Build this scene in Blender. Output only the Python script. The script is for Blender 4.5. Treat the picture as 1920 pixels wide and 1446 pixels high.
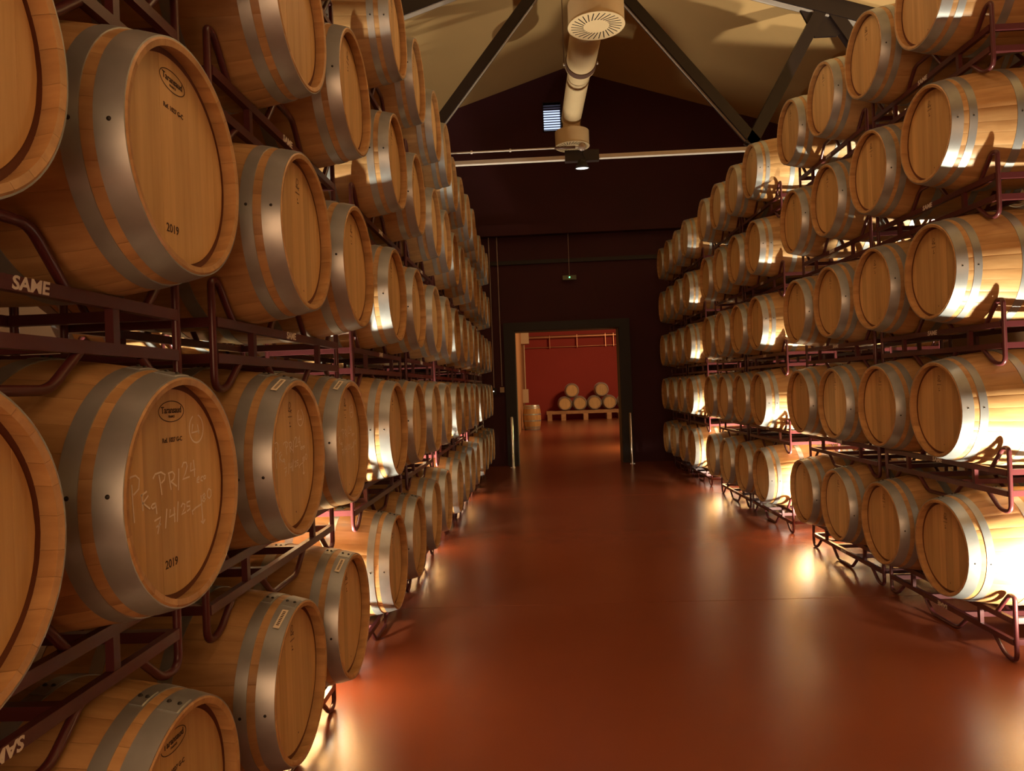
import bpy, math, random
import numpy as np
from mathutils import Vector, Matrix

random.seed(7)
for o in list(bpy.data.objects):
    bpy.data.objects.remove(o, do_unlink=True)
SC = bpy.context.scene
COL = SC.collection
PI = math.pi

# ------------------------------------------------------------------ camera
F_PX, YAW, PITCH, ROLL, CAM_Z = 1330.1, 0.03976, 0.00294, -0.0373, 1.645
cd = bpy.data.cameras.new('camera')
cam = bpy.data.objects.new('camera', cd)
COL.objects.link(cam)
cd.sensor_fit = 'HORIZONTAL'
cd.sensor_width = 36.0
cd.lens = 36.0 * F_PX / 1920.0
cd.clip_start = 0.02
cd.clip_end = 200
fw = Vector((-math.sin(YAW) * math.cos(PITCH), math.cos(YAW) * math.cos(PITCH), math.sin(PITCH)))
rt = Vector((math.cos(YAW), math.sin(YAW), 0))
up = rt.cross(fw)
r2 = rt * math.cos(ROLL) + up * math.sin(ROLL)
u2 = -rt * math.sin(ROLL) + up * math.cos(ROLL)
m = Matrix.Identity(4)
for i in range(3):
    m[i][0], m[i][1], m[i][2] = r2[i], u2[i], -fw[i]
m[0][3], m[1][3], m[2][3] = 0, 0, CAM_Z
cam.matrix_world = m
SC.camera = cam

# ------------------------------------------------------------------ world, exposure
w = bpy.data.worlds.new('world')
SC.world = w
w.use_nodes = True
w.node_tree.nodes['Background'].inputs[0].default_value = (0.02, 0.015, 0.012, 1)
w.node_tree.nodes['Background'].inputs[1].default_value = 0.2
SC.view_settings.view_transform = 'Standard'
SC.view_settings.look = 'None'
SC.view_settings.gamma = 1.0
SC.view_settings.use_curve_mapping = False
SC.view_settings.exposure = 0.0

LAMP_COL = (1.0, 0.88, 0.66)
FILL_COL = (1.0, 0.58, 0.29)


def light(name, kind, loc, energy, color, target=None, **kw):
    d = bpy.data.lights.new(name, kind)
    d.energy = energy
    d.color = color
    for k, v in kw.items():
        setattr(d, k, v)
    o = bpy.data.objects.new(name, d)
    COL.objects.link(o)
    o.location = loc
    if target is not None:
        o.rotation_euler = (Vector(target) - Vector(loc)).to_track_quat('-Z', 'Y').to_euler()
    return o


# warm fill lights added behind the camera and over the near aisle
light('rear_fill_light', 'AREA', (0.1, -3.6, 1.9), 180, (1.0, 0.52, 0.26), (0.7, 5.5, 1.6), shape='RECTANGLE', size=4.4, size_y=3.2)
light('strip_fill_light', 'AREA', (0.74, 3.3, 5.3), 24, FILL_COL, (0.74, 3.3, 0.0), shape='RECTANGLE', size=0.6, size_y=6.0)

# ------------------------------------------------------------------ materials
MATS = {}


def newmat(name):
    mt = bpy.data.materials.new(name)
    mt.use_nodes = True
    MATS[name] = mt
    return mt, mt.node_tree.nodes, mt.node_tree.links, mt.node_tree.nodes['Principled BSDF']


def plain(name, col, rough=0.5, metal=0.0, noise=0.0, nscale=8.0, bump=0.0, spec=0.5):
    mt, n, l, b = newmat(name)
    b.inputs['Base Color'].default_value = (*col, 1)
    b.inputs['Roughness'].default_value = rough
    b.inputs['Metallic'].default_value = metal
    b.inputs['Specular IOR Level'].default_value = spec
    if noise or bump:
        tc = n.new('ShaderNodeTexCoord')
        nz = n.new('ShaderNodeTexNoise')
        nz.inputs['Scale'].default_value = nscale
        nz.inputs['Detail'].default_value = 5
        l.new(tc.outputs['Object'], nz.inputs['Vector'])
        if noise:
            mx = n.new('ShaderNodeMix')
            mx.data_type = 'RGBA'
            mx.inputs[6].default_value = (*[c * (1 - noise) for c in col], 1)
            mx.inputs[7].default_value = (*[min(1, c * (1 + noise)) for c in col], 1)
            l.new(nz.outputs['Fac'], mx.inputs[0])
            l.new(mx.outputs[2], b.inputs['Base Color'])
        if bump:
            bp = n.new('ShaderNodeBump')
            bp.inputs['Strength'].default_value = bump
            bp.inputs['Distance'].default_value = 0.01
            l.new(nz.outputs['Fac'], bp.inputs['Height'])
            l.new(bp.outputs['Normal'], b.inputs['Normal'])
    return mt


def emit(name, col, strength):
    mt, n, l, b = newmat(name)
    b.inputs['Base Color'].default_value = (0, 0, 0, 1)
    b.inputs['Emission Color'].default_value = (*col, 1)
    b.inputs['Emission Strength'].default_value = strength
    return mt


def wood(name, lo, hi, stretch, rough=0.45, by_angle=False, var=0.13):
    """oak: grain stretched along the plank, tone varies from plank to plank"""
    mt, n, l, b = newmat(name)
    tc = n.new('ShaderNodeTexCoord')
    oi = n.new('ShaderNodeObjectInfo')
    mp = n.new('ShaderNodeMapping')
    mp.inputs['Scale'].default_value = stretch
    l.new(tc.outputs['Object'], mp.inputs['Vector'])
    ad = n.new('ShaderNodeVectorMath')
    ad.operation = 'ADD'
    l.new(mp.outputs['Vector'], ad.inputs[0])
    sc = n.new('ShaderNodeMath')
    sc.operation = 'MULTIPLY'
    sc.inputs[1].default_value = 37.0
    l.new(oi.outputs['Random'], sc.inputs[0])
    l.new(sc.outputs[0], ad.inputs[1])
    nz = n.new('ShaderNodeTexNoise')
    nz.inputs['Scale'].default_value = 1.0
    nz.inputs['Detail'].default_value = 6
    nz.inputs['Roughness'].default_value = 0.6
    l.new(ad.outputs[0], nz.inputs['Vector'])
    rp = n.new('ShaderNodeMapRange')
    rp.inputs[1].default_value = 0.3
    rp.inputs[2].default_value = 0.7
    l.new(nz.outputs['Fac'], rp.inputs[0])
    mx = n.new('ShaderNodeMix')
    mx.data_type = 'RGBA'
    mx.inputs[6].default_value = (*lo, 1)
    mx.inputs[7].default_value = (*hi, 1)
    l.new(rp.outputs[0], mx.inputs[0])
    rnd = oi.outputs['Random']
    if by_angle:
        sx = n.new('ShaderNodeSeparateXYZ')
        l.new(tc.outputs['Object'], sx.inputs[0])
        at = n.new('ShaderNodeMath')
        at.operation = 'ARCTAN2'
        l.new(sx.outputs['Y'], at.inputs[0])
        l.new(sx.outputs['Z'], at.inputs[1])
        ml = n.new('ShaderNodeMath')
        ml.operation = 'MULTIPLY_ADD'
        ml.inputs[1].default_value = 30 / (2 * PI)
        l.new(at.outputs[0], ml.inputs[0])
        l.new(sc.outputs[0], ml.inputs[2])
        fl = n.new('ShaderNodeMath')
        fl.operation = 'FLOOR'
        l.new(ml.outputs[0], fl.inputs[0])
        wn = n.new('ShaderNodeTexWhiteNoise')
        wn.noise_dimensions = '1D'
        l.new(fl.outputs[0], wn.inputs['W'])
        rnd = wn.outputs['Value']
    vr = n.new('ShaderNodeMapRange')
    vr.inputs[3].default_value = 1 - var
    vr.inputs[4].default_value = 1 + var * 0.6
    l.new(rnd, vr.inputs[0])
    hs = n.new('ShaderNodeHueSaturation')
    l.new(vr.outputs[0], hs.inputs['Value'])
    l.new(mx.outputs[2], hs.inputs['Color'])
    l.new(hs.outputs[0], b.inputs['Base Color'])
    b.inputs['Roughness'].default_value = rough
    bp = n.new('ShaderNodeBump')
    bp.inputs['Strength'].default_value = 0.12
    bp.inputs['Distance'].default_value = 0.004
    l.new(nz.outputs['Fac'], bp.inputs['Height'])
    l.new(bp.outputs['Normal'], b.inputs['Normal'])
    return mt


M_STAVE = wood('oak_stave', (0.39, 0.212, 0.080), (0.56, 0.345, 0.145), (2.2, 22, 22), 0.42)
M_SHELL = wood('oak_stave_shell', (0.39, 0.212, 0.080), (0.56, 0.345, 0.145), (2.2, 22, 22), 0.42, by_angle=True)
M_HEAD = wood('oak_head', (0.50, 0.305, 0.112), (0.66, 0.435, 0.180), (20, 26, 1.6), 0.5, var=0.18)
M_BEAM = wood('stand_timber', (0.35, 0.17, 0.07), (0.55, 0.30, 0.13), (4, 14, 14), 0.6)
M_STEEL = plain('galvanised_steel', (0.40, 0.43, 0.43), 0.38, 0.65, noise=0.22, nscale=14)
M_RIVET = plain('dark_rivet', (0.03, 0.028, 0.025), 0.5, 0.4)
M_RACK = plain('burgundy_rack_paint', (0.085, 0.019, 0.021), 0.32, 0.0, noise=0.2, nscale=10)
M_WHITE = plain('white_print', (0.75, 0.70, 0.62), 0.6)
M_CROZE = plain('croze_shade_stain', (0.13, 0.042, 0.016), 0.8)  # brown holds both the groove's shade and its stain
M_INK = plain('black_brand_ink', (0.045, 0.022, 0.012), 0.8)
M_CHALK = plain('chalk', (0.80, 0.72, 0.60), 0.9)
M_STICK = plain('sticker_paper', (0.78, 0.70, 0.52), 0.7)
M_CEIL = plain('cream_ceiling', (0.50, 0.32, 0.13), 0.85, noise=0.06, nscale=1.5)
M_WALL = plain('dark_burgundy_wall', (0.046, 0.0045, 0.012), 0.75, noise=0.25, nscale=1.2)
M_SIDE = plain('hall_side_wall', (0.26, 0.15, 0.08), 0.85, noise=0.08, nscale=1.0)
M_RED = plain('red_wall', (0.36, 0.035, 0.022), 0.75, noise=0.1, nscale=0.8)
M_BLACK = plain('black_frame', (0.010, 0.006, 0.006), 0.55)
M_TRUSS = plain('truss_paint', (0.015, 0.007, 0.006), 0.5, noise=0.2, nscale=3)
M_FLANGE = plain('pale_grey_steel', (0.52, 0.46, 0.40), 0.5, noise=0.15, nscale=6)
M_DUCT = plain('cream_duct', (0.62, 0.47, 0.27), 0.45, noise=0.06, nscale=4)
M_DUCTD = plain('duct_band', (0.10, 0.05, 0.035), 0.5)
M_COND = plain('grey_conduit', (0.38, 0.30, 0.25), 0.4, 0.3)
M_STAIN = plain('stainless', (0.62, 0.58, 0.52), 0.25, 1.0)
M_PIPE = plain('copper_toned_pipe', (0.50, 0.23, 0.12), 0.35, 0.5)
M_BOX = plain('electrical_box', (0.50, 0.36, 0.22), 0.5)
M_SIGN = plain('sign_plastic', (0.14, 0.17, 0.09), 0.4)
M_LED = emit('green_led', (0.1, 1.0, 0.3), 6.0)
M_DAY = emit('daylight', (0.62, 0.72, 1.0), 1.3)
M_SPOT = emit('lit_spot_lens', (1.0, 0.96, 0.88), 2.5)
M_FILL_PANE = emit('fill_pane_glow', (1.0, 0.52, 0.26), 0.8)  # glow of the added entrance behind the camera
M_STRIP = emit('fill_strip_glow', (1.0, 0.58, 0.29), 1.5)  # glow of the added fill strip over the aisle
M_FLOOD = emit('flood_lens', (1.0, 0.88, 0.66), 5.0)


def floor_mat():
    mt, n, l, b = newmat('red_brown_resin_floor')
    tc = n.new('ShaderNodeTexCoord')
    n1 = n.new('ShaderNodeTexNoise')
    n1.inputs['Scale'].default_value = 0.9
    n1.inputs['Detail'].default_value = 6
    l.new(tc.outputs['Object'], n1.inputs['Vector'])
    rp = n.new('ShaderNodeMapRange')
    rp.inputs[1].default_value = 0.15
    rp.inputs[2].default_value = 0.85
    l.new(n1.outputs['Fac'], rp.inputs[0])
    mx = n.new('ShaderNodeMix')
    mx.data_type = 'RGBA'
    mx.inputs[6].default_value = (0.24, 0.066, 0.030, 1)
    mx.inputs[7].default_value = (0.275, 0.079, 0.035, 1)
    l.new(rp.outputs[0], mx.inputs[0])
    l.new(mx.outputs[2], b.inputs['Base Color'])
    n2 = n.new('ShaderNodeTexNoise')
    n2.inputs['Scale'].default_value = 2.2
    n2.inputs['Detail'].default_value = 4
    l.new(tc.outputs['Object'], n2.inputs['Vector'])
    rr = n.new('ShaderNodeMapRange')
    rr.inputs[3].default_value = 0.25
    rr.inputs[4].default_value = 0.28
    l.new(n2.outputs['Fac'], rr.inputs[0])
    l.new(rr.outputs[0], b.inputs['Roughness'])
    n3 = n.new('ShaderNodeTexNoise')
    n3.inputs['Scale'].default_value = 60
    l.new(tc.outputs['Object'], n3.inputs['Vector'])
    bp = n.new('ShaderNodeBump')
    bp.inputs['Strength'].default_value = 0.08
    bp.inputs['Distance'].default_value = 0.004
    l.new(n3.outputs['Fac'], bp.inputs['Height'])
    l.new(bp.outputs['Normal'], b.inputs['Normal'])
    return mt


M_FLOOR = floor_mat()
M_JOINT = plain('joint_filler', (0.03, 0.012, 0.008), 0.8)

# ------------------------------------------------------------------ mesh helpers


class MB:
    def __init__(s):
        s.v = []
        s.f = []
        s.sm = []

    def add(s, vs, fs, smooth=False):
        o = len(s.v)
        s.v += [tuple(p) for p in vs]
        s.f += [tuple(i + o for i in q) for q in fs]
        s.sm += [smooth] * len(fs)
        return s

    def box(s, lo, hi):
        x0, y0, z0 = lo
        x1, y1, z1 = hi
        vs = [(x0, y0, z0), (x1, y0, z0), (x1, y1, z0), (x0, y1, z0), (x0, y0, z1), (x1, y0, z1), (x1, y1, z1), (x0, y1, z1)]
        return s.add(vs, [(0, 3, 2, 1), (4, 5, 6, 7), (0, 1, 5, 4), (1, 2, 6, 5), (2, 3, 7, 6), (3, 0, 4, 7)])

    def bar(s, a, b, wx, wz, side=(1, 0, 0)):
        """rectangular bar from a to b; wx across 'side', wz across the other"""
        a, b = Vector(a), Vector(b)
        d = (b - a).normalized()
        sd = Vector(side)
        sd = (sd - d * sd.dot(d)).normalized()
        t = d.cross(sd)
        vs = []
        for p in (a, b):
            for i, j in ((-1, -1), (1, -1), (1, 1), (-1, 1)):
                vs.append(p + sd * (i * wx / 2) + t * (j * wz / 2))
        return s.add(vs, [(0, 3, 2, 1), (4, 5, 6, 7), (0, 1, 5, 4), (1, 2, 6, 5), (2, 3, 7, 6), (3, 0, 4, 7)])

    def tube(s, pts, r, n=10, closed=False, cap=True):
        P = [Vector(p) for p in pts]
        k = len(P)
        prev = None
        vs = []
        for i in range(k):
            a = P[(i - 1) % k] if (closed or i > 0) else P[i]
            b = P[(i + 1) % k] if (closed or i < k - 1) else P[i]
            d = (b - a).normalized()
            if prev is None:
                h = Vector((1, 0, 0)) if abs(d.x) < 0.9 else Vector((0, 0, 1))
                prev = (h - d * h.dot(d)).normalized()
            else:
                prev = (prev - d * prev.dot(d)).normalized()
            q = d.cross(prev)
            for j in range(n):
                t = 2 * PI * j / n
                vs.append(P[i] + prev * (r * math.cos(t)) + q * (r * math.sin(t)))
        fs = []
        for i in range(k if closed else k - 1):
            for j in range(n):
                a, b = i * n + j, i * n + (j + 1) % n
                c, d2 = ((i + 1) % k) * n + (j + 1) % n, ((i + 1) % k) * n + j
                fs.append((a, b, c, d2))
        s.add(vs, fs, True)
        if cap and not closed:
            s.add(vs[:n], [tuple(range(n))[::-1]])
            s.add(vs[-n:], [tuple(range(n))])
        return s

    def lathe(s, prof, n=32, axis='z', org=(0, 0, 0), close=False):
        """prof: list of (radius, along)"""
        vs = []
        for r, h in prof:
            for j in range(n):
                t = 2 * PI * j / n
                c, q = r * math.cos(t), r * math.sin(t)
                if axis == 'z':
                    p = (c, q, h)
                elif axis == 'x':
                    p = (h, c, q)
                else:
                    p = (q, h, c)
                vs.append((p[0] + org[0], p[1] + org[1], p[2] + org[2]))
        fs = []
        k = len(prof)
        for i in range(k if close else k - 1):
            for j in range(n):
                fs.append((i * n + j, i * n + (j + 1) % n, ((i + 1) % k) * n + (j + 1) % n, ((i + 1) % k) * n + j))
        return s.add(vs, fs, True)

    def mesh(s, name, mat, auto=None):
        me = bpy.data.meshes.new(name)
        me.from_pydata([tuple(v) for v in s.v], [], s.f)
        me.polygons.foreach_set('use_smooth', s.sm)
        me.materials.append(mat)
        me.update()
        if auto is not None:
            import bmesh
            bm = bmesh.new()
            bm.from_mesh(me)
            bmesh.ops.remove_doubles(bm, verts=bm.verts, dist=1e-5)
            bmesh.ops.recalc_face_normals(bm, faces=bm.faces)
            for e in bm.edges:
                if len(e.link_faces) == 2 and e.calc_face_angle(0) > auto:
                    e.smooth = False
            bm.to_mesh(me)
            bm.free()
        return me


def obj(name, me, parent=None, loc=(0, 0, 0), rot=(0, 0, 0)):
    o = bpy.data.objects.new(name, me)
    COL.objects.link(o)
    o.location = loc
    o.rotation_euler = rot
    if parent is not None:
        o.parent = parent
    return o


def tag(o, label, cat, group=None):
    o['label'] = label
    o['category'] = cat
    if group:
        o['group'] = group
    return o


def struct(o):
    o['kind'] = 'structure'
    return o


def rounded(pts, rad, seg=4, closed=False):
    """fillet a polyline"""
    P = [Vector(p) for p in pts]
    out = []
    k = len(P)
    for i in range(k):
        if not closed and i in (0, k - 1):
            out.append(P[i])
            continue
        a, b, c = P[i - 1], P[i], P[(i + 1) % k]
        d1, d2 = (a - b), (c - b)
        q = min(rad, d1.length * 0.48, d2.length * 0.48)
        s1, s2 = b + d1.normalized() * q, b + d2.normalized() * q
        for j in range(seg + 1):
            t = j / seg
            out.append(s1 * (1 - t) ** 2 + b * (2 * t * (1 - t)) + s2 * t ** 2)
    return out


def text_mesh(txt, size, mat, name, align='CENTER', flip=False, shear=0.0, sx=1.0, bold=0.0):
    """flat lettering in the y/z plane facing -x (reads from -x, u = -y)"""
    c = bpy.data.curves.new(name, 'FONT')
    c.body = txt
    c.size = size
    c.align_x = align
    c.align_y = 'CENTER'
    c.shear = shear
    c.offset = bold
    c.extrude = 0.0003
    c.resolution_u = 3
    t = bpy.data.objects.new(name, c)
    COL.objects.link(t)
    dg = bpy.context.evaluated_depsgraph_get()
    dg.update()
    me = bpy.data.meshes.new_from_object(t.evaluated_get(dg))
    bpy.data.objects.remove(t, do_unlink=True)
    me.name = name
    for v in me.vertices:
        x, y, z = v.co
        if flip:
            x, y = -x, -y
        v.co = (-z, -x * sx, y)
    me.materials.clear()
    me.materials.append(mat)
    return me


def strokes_mesh(strokes, width, mat, name, th=0.0004):
    """ribbons in the head plane; strokes = lists of (u, v)"""
    b = MB()
    for st in strokes:
        P = [Vector((p[0], p[1])) for p in st]
        k = len(P)
        vs = []
        for i in range(k):
            d = (P[min(i + 1, k - 1)] - P[max(i - 1, 0)])
            d = d.normalized() if d.length > 1e-9 else Vector((1, 0))
            nrm = Vector((-d.y, d.x)) * width / 2
            for q in (P[i] + nrm, P[i] - nrm):
                vs.append((-th, -q.x, q.y))
                vs.append((0.0, -q.x, q.y))
        fs = []
        for i in range(k - 1):
            a = i * 4
            fs += [(a, a + 4, a + 6, a + 2), (a, a + 1, a + 5, a + 4), (a + 2, a + 6, a + 7, a + 3)]
        b.add(vs, fs)
    return b.mesh(name, mat)


# ------------------------------------------------------------------ barrel meshes
L, RE, RB = 0.95, 0.285, 0.348
BASE_X, BASE_Z = L / 2, -RB          # the root empty stands below the belly; meshes are stored relative to it


def rad(x):
    return RE + (RB - RE) * (1 - (2 * x / L - 1) ** 2)


def stave_geo(b, a0, a1, nx, cols):
    """one stave between angles a0 and a1 (degrees); angle 0 = +z (top)"""
    gap = 0.00025
    xs = [L * i / nx for i in range(nx + 1)]
    inner = [(0.265, 0.0), (0.262, 0.034)]
    rows = []
    # profile loop along the stave: outer from front to rear
    for x in xs:
        rows.append((rad(x), x))
    prof = [(0.250, 0.060), (0.276, 0.052), (0.272, 0.036), (0.266, 0.003), (0.280, 0.0)] + [(r, min(max(x, 0.003), L - 0.003)) for r, x in rows] + \
           [(0.280, L), (0.266, L - 0.003), (0.272, L - 0.036), (0.250, L - 0.055)]
    vs = []
    nc = cols + 3
    for r, x in prof:
        da = math.degrees(gap / r)
        s, e = a0 + da, a1 - da
        w = e - s
        bev = 0.06
        for j in range(nc):
            if j == 0:
                ang, rr = s, r - 0.0008
            elif j == nc - 1:
                ang, rr = e, r - 0.0008
            else:
                ang, rr = s + w * (bev + (1 - 2 * bev) * (j - 1) / (nc - 3)), r
            t = math.radians(ang)
            vs.append((x - BASE_X, rr * math.sin(t), rr * math.cos(t) - BASE_Z))
    k = len(prof)
    fs = []
    for i in range(k - 1):
        for j in range(nc - 1):
            fs.append((i * nc + j, (i + 1) * nc + j, (i + 1) * nc + j + 1, i * nc + j + 1))
    b.add(vs, fs, True)
    return b


PATTERN = [10.2, 13.6, 12.2]
STAVES = []                      # centred at angle 0; rotated about the barrel axis
for wdt in PATTERN:
    b = MB()
    stave_geo(b, -wdt / 2, wdt / 2, 12, 2)
    # move so that the object's origin is the barrel axis
    b.v = [(x, y, z + BASE_Z) for x, y, z in b.v]
    STAVES.append(b.mesh('stave', M_STAVE, auto=math.radians(40)))
SHELL = None
b = MB()
a = 0.0
STAVE_ANG = []
for i in range(30):
    wdt = PATTERN[i % 3]
    STAVE_ANG.append((a + wdt / 2, i % 3))
    stave_geo(b, a, a + wdt, 8, 1)
    a += wdt
b.v = [(x, y, z + BASE_Z) for x, y, z in b.v]
SHELL = b.mesh('stave_shell', M_SHELL, auto=math.radians(40))


def head_slice(b, y0, y1, x0, x1, R, n=9):
    g = 0.0001
    y0, y1 = y0 + g, y1 - g
    ys = [y0 + (y1 - y0) * i / n for i in range(n + 1)]
    top = [(y, math.sqrt(max(R * R - y * y, 0))) for y in ys]
    ring = top + [(y, -z) for y, z in reversed(top)]
    k = len(ring)
    vs = [(x0, y, z) for y, z in ring] + [(x1, y, z) for y, z in ring]
    fs = [tuple(range(k)), tuple(range(2 * k - 1, k - 1, -1))]
    fs += [(i, i + k, (i + 1) % k + k, (i + 1) % k) for i in range(k)]
    b.add(vs, fs)
    return b


HX = 0.040            # depth of the recessed head
HR = 0.256
cuts = [-HR, -0.205, -0.128, -0.068, 0.012, 0.070, 0.142, 0.208, HR]
BOARDS = []
for i in range(8):
    b = MB()
    head_slice(b, cuts[i], cuts[i + 1], HX + (0.0004 if i % 2 else 0.0), HX + 0.022, HR)
    b.v = [(x - BASE_X, y, z) for x, y, z in b.v]
    BOARDS.append(b.mesh('head_board', M_HEAD, auto=math.radians(30)))
b = MB()
for i in range(8):
    head_slice(b, cuts[i], cuts[i + 1], HX + (0.0004 if i % 2 else 0.0), HX + 0.022, HR)
b.v = [(x - BASE_X, y, z) for x, y, z in b.v]
HEAD = b.mesh('head', M_HEAD, auto=math.radians(30))
CROZE = MB().lathe([(0.2550, 0.0425 - BASE_X), (0.2745, 0.0425 - BASE_X), (0.2745, 0.050 - BASE_X), (0.2550, 0.050 - BASE_X)], 64, 'x', close=True).mesh('croze_shade_ring', M_CROZE, auto=math.radians(40))  # ring with the croze groove's shade and stain put into its colour
HOOPS = []
for x0, x1 in ((0.003, 0.062), (0.090, 0.130), (0.330, 0.378)):
    b = MB()
    e = 0.0028
    xm = (x0 + x1) / 2
    b.lathe([(rad(x0) - 0.001, x0 - BASE_X), (rad(x0) + e, x0 - BASE_X), (rad(xm) + e, xm - BASE_X), (rad(x1) + e, x1 - BASE_X),
             (rad(x1) - 0.001, x1 - BASE_X)], n=64, axis='x')
    HOOPS.append(b.mesh('hoop', M_STEEL, auto=math.radians(40)))
HOOPX = [0.0325, 0.110, 0.354]
# riveted lap of each hoop and its rivets (axis-centred, at the top)
CLASPS, RIVETS = [], []
for hx, hw in zip(HOOPX, (0.054, 0.036, 0.044)):
    b = MB()
    r = rad(hx) + 0.0026
    sl = (rad(hx + 0.01) - rad(hx - 0.01)) / 0.02
    vs, fs = [], []
    n = 6
    for i in range(n + 1):
        t = math.radians(-7 + 14 * i / n)
        for xx, rr in ((hx - hw / 2, 0.0), (hx - hw / 2 + 0.003, 0.0022), (hx + hw / 2 - 0.003, 0.0022), (hx + hw / 2, 0.0)):
            q = r + rr + sl * (xx - hx)
            vs.append((xx - BASE_X, q * math.sin(t), q * math.cos(t)))
    for i in range(n):
        for j in range(3):
            fs.append((i * 4 + j, i * 4 + j + 1, (i + 1) * 4 + j + 1, (i + 1) * 4 + j))
    fs += [(0, 1, 2, 3), (n * 4 + 3, n * 4 + 2, n * 4 + 1, n * 4)]
    b.add(vs, fs)
    CLASPS.append(b.mesh('hoop_lap', M_STEEL, auto=math.radians(40)))
    b = MB()
    for ox in (-hw * 0.25, hw * 0.25):
        q = r + 0.0018 + sl * ox
        b.lathe([(0.0, q + 0.0055), (0.004, q + 0.0045), (0.0065, q)], n=10, axis='z', org=(hx + ox - BASE_X, 0, 0))
    RIVETS.append(b.mesh('lap_rivets', M_RIVET))
FLANK = []
for hx in HOOPX:
    b = MB()
    b.lathe([(0.0, rad(hx) + 0.0050), (0.004, rad(hx) + 0.0042), (0.0058, rad(hx) + 0.0022)], n=10, axis='z', org=(hx - BASE_X, 0, 0))
    FLANK.append(b.mesh('rivet', M_RIVET))

# brand marks on the heads
OVAL = [[(0.061 * math.cos(2 * PI * i / 40), 0.026 * math.sin(2 * PI * i / 40)) for i in range(41)]]
MK_OVAL = strokes_mesh(OVAL, 0.0022, M_INK, 'oval_mark')
MK_NAME = text_mesh('Taransaud', 0.0235, M_INK, 'oval_lettering', bold=0.0004)
MK_FR = text_mesh('FRANCE', 0.0085, M_INK, 'small_lettering')
MK_REF = text_mesh('Ref. 1027 G-C', 0.0165, M_INK, 'reference_stamp', bold=0.0003)
MK_YEAR = text_mesh('2019', 0.030, M_INK, 'year_stamp', bold=0.0002)
ROPE = [[(-0.010, -0.018), (-0.012, 0.004), (-0.004, 0.020), (0.008, 0.016), (0.009, 0.002), (-0.006, -0.004), (0.003, -0.006), (0.014, -0.022)],
        [(-0.018, -0.012), (0.004, -0.016), (0.020, -0.010)]]
MK_R = strokes_mesh(ROPE, 0.0026, M_INK, 'cooper_mark')
MK_DOT = text_mesh('MERRAIN', 0.010, M_INK, 'stamp_line') if False else strokes_mesh(
    [[(-0.022 + i * 0.0062, 0.0), (-0.018 + i * 0.0062, 0.0)] for i in range(7)] + [[(-0.004, -0.020), (-0.004, -0.027)], [(-0.008, -0.036), (0.006, -0.036)]],
    0.0045, M_INK, 'stamp_line')
MK_SPOT = strokes_mesh([[(-0.003, 0), (0.003, 0)]], 0.006, M_INK, 'plug_dot')


def chalk_strokes(cx, cy, ku, kv):
    S = [
        [(365, 750), (366, 700), (378, 650), (400, 620), (422, 616), (438, 640), (434, 690), (410, 715)], [(404, 660), (406, 760), (410, 860)],
        [(440, 730), (470, 714)], [(446, 722), (449, 812)], [(449, 772), (476, 738)], [(449, 770), (482, 812)],
        [(508, 790), (494, 792), (487, 804), (494, 816), (506, 810), (508, 790), (511, 820), (513, 852)],
        [(500, 655), (512, 632), (540, 628), (561, 648), (556, 675), (540, 690)], [(530, 640), (536, 700), (541, 756)],
        [(580, 650), (584, 700), (589, 742)], [(575, 645), (598, 640), (610, 660), (605, 684), (588, 696)], [(590, 696), (619, 730)],
        [(633, 630), (630, 700), (627, 756)], [(650, 628), (660, 602), (676, 604), (680, 628), (668, 670), (652, 699), (692, 694)],
        [(703, 612), (698, 662), (727, 656)], [(718, 598), (721, 650), (722, 702)],
        [(734, 730), (750, 722), (748, 708), (736, 716), (734, 738), (748, 744)], [(772, 712), (760, 718), (758, 734), (770, 740)],
        [(782, 710), (775, 720), (778, 732), (788, 728), (789, 714), (782, 710)],
        [(500, 886), (531, 876), (524, 910), (514, 962)], [(508, 922), (531, 914)], [(563, 840), (553, 948)],
        [(581, 850), (575, 892), (606, 885)], [(601, 845), (602, 932)], [(623, 820), (615, 936)],
        [(638, 858), (648, 840), (660, 850), (655, 876), (640, 902), (664, 896)], [(690, 840), (671, 843), (671, 866), (687, 868), (688, 886), (670, 895)],
        [(762, 880), (722, 892), (700, 906), (704, 927)], [(756, 826), (758, 900), (763, 1002)], [(750, 984), (763, 1005), (776, 984)],
        [(778, 822), (766, 832), (772, 846), (782, 858), (774, 872), (763, 862), (770, 848), (782, 834), (778, 822)],
        [(806, 800), (796, 818), (797, 850), (808, 863), (820, 848), (820, 815), (806, 800)],
        [(742 + 42 * math.cos(t), 410 + 86 * math.sin(t)) for t in [2 * PI * i / 26 - 1.3 for i in range(24)]],
        [(722, 380), (714, 432), (760, 426)], [(750, 385), (756, 442)]]
    return [[((x - cx) * ku, (cy - y) * kv) for x, y in st] for st in S]


K = 0.262
CHUNKS = (('chalk_code', 0, 16), ('chalk_code_suffix', 16, 19), ('chalk_date', 19, 27), ('chalk_arrow', 27, 30), ('chalk_number', 30, 32), ('chalk_circle', 32, 35))
MK_CHALK = [(nm, strokes_mesh(chalk_strokes(612, 750, K / 285, K / 598)[i:j], 0.0044, M_CHALK, nm)) for nm, i, j in CHUNKS]
MK_CHALK2 = [(nm, strokes_mesh(chalk_strokes(600, 790, K / 330, K / 700)[i:j], 0.0036, M_CHALK, nm)) for nm, i, j in CHUNKS]
b = MB()
b.box((-0.011, -0.045, -0.0006), (0.011, 0.045, 0.0006))
STICK = b.mesh('sticker', M_STICK)
b = MB()
for i in range(9):
    b.box((-0.005, -0.036 + i * 0.008, 0.0006), (0.005, -0.032 + i * 0.008, 0.0010))
STICKTXT = b.mesh('sticker_print', M_INK)


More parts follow.
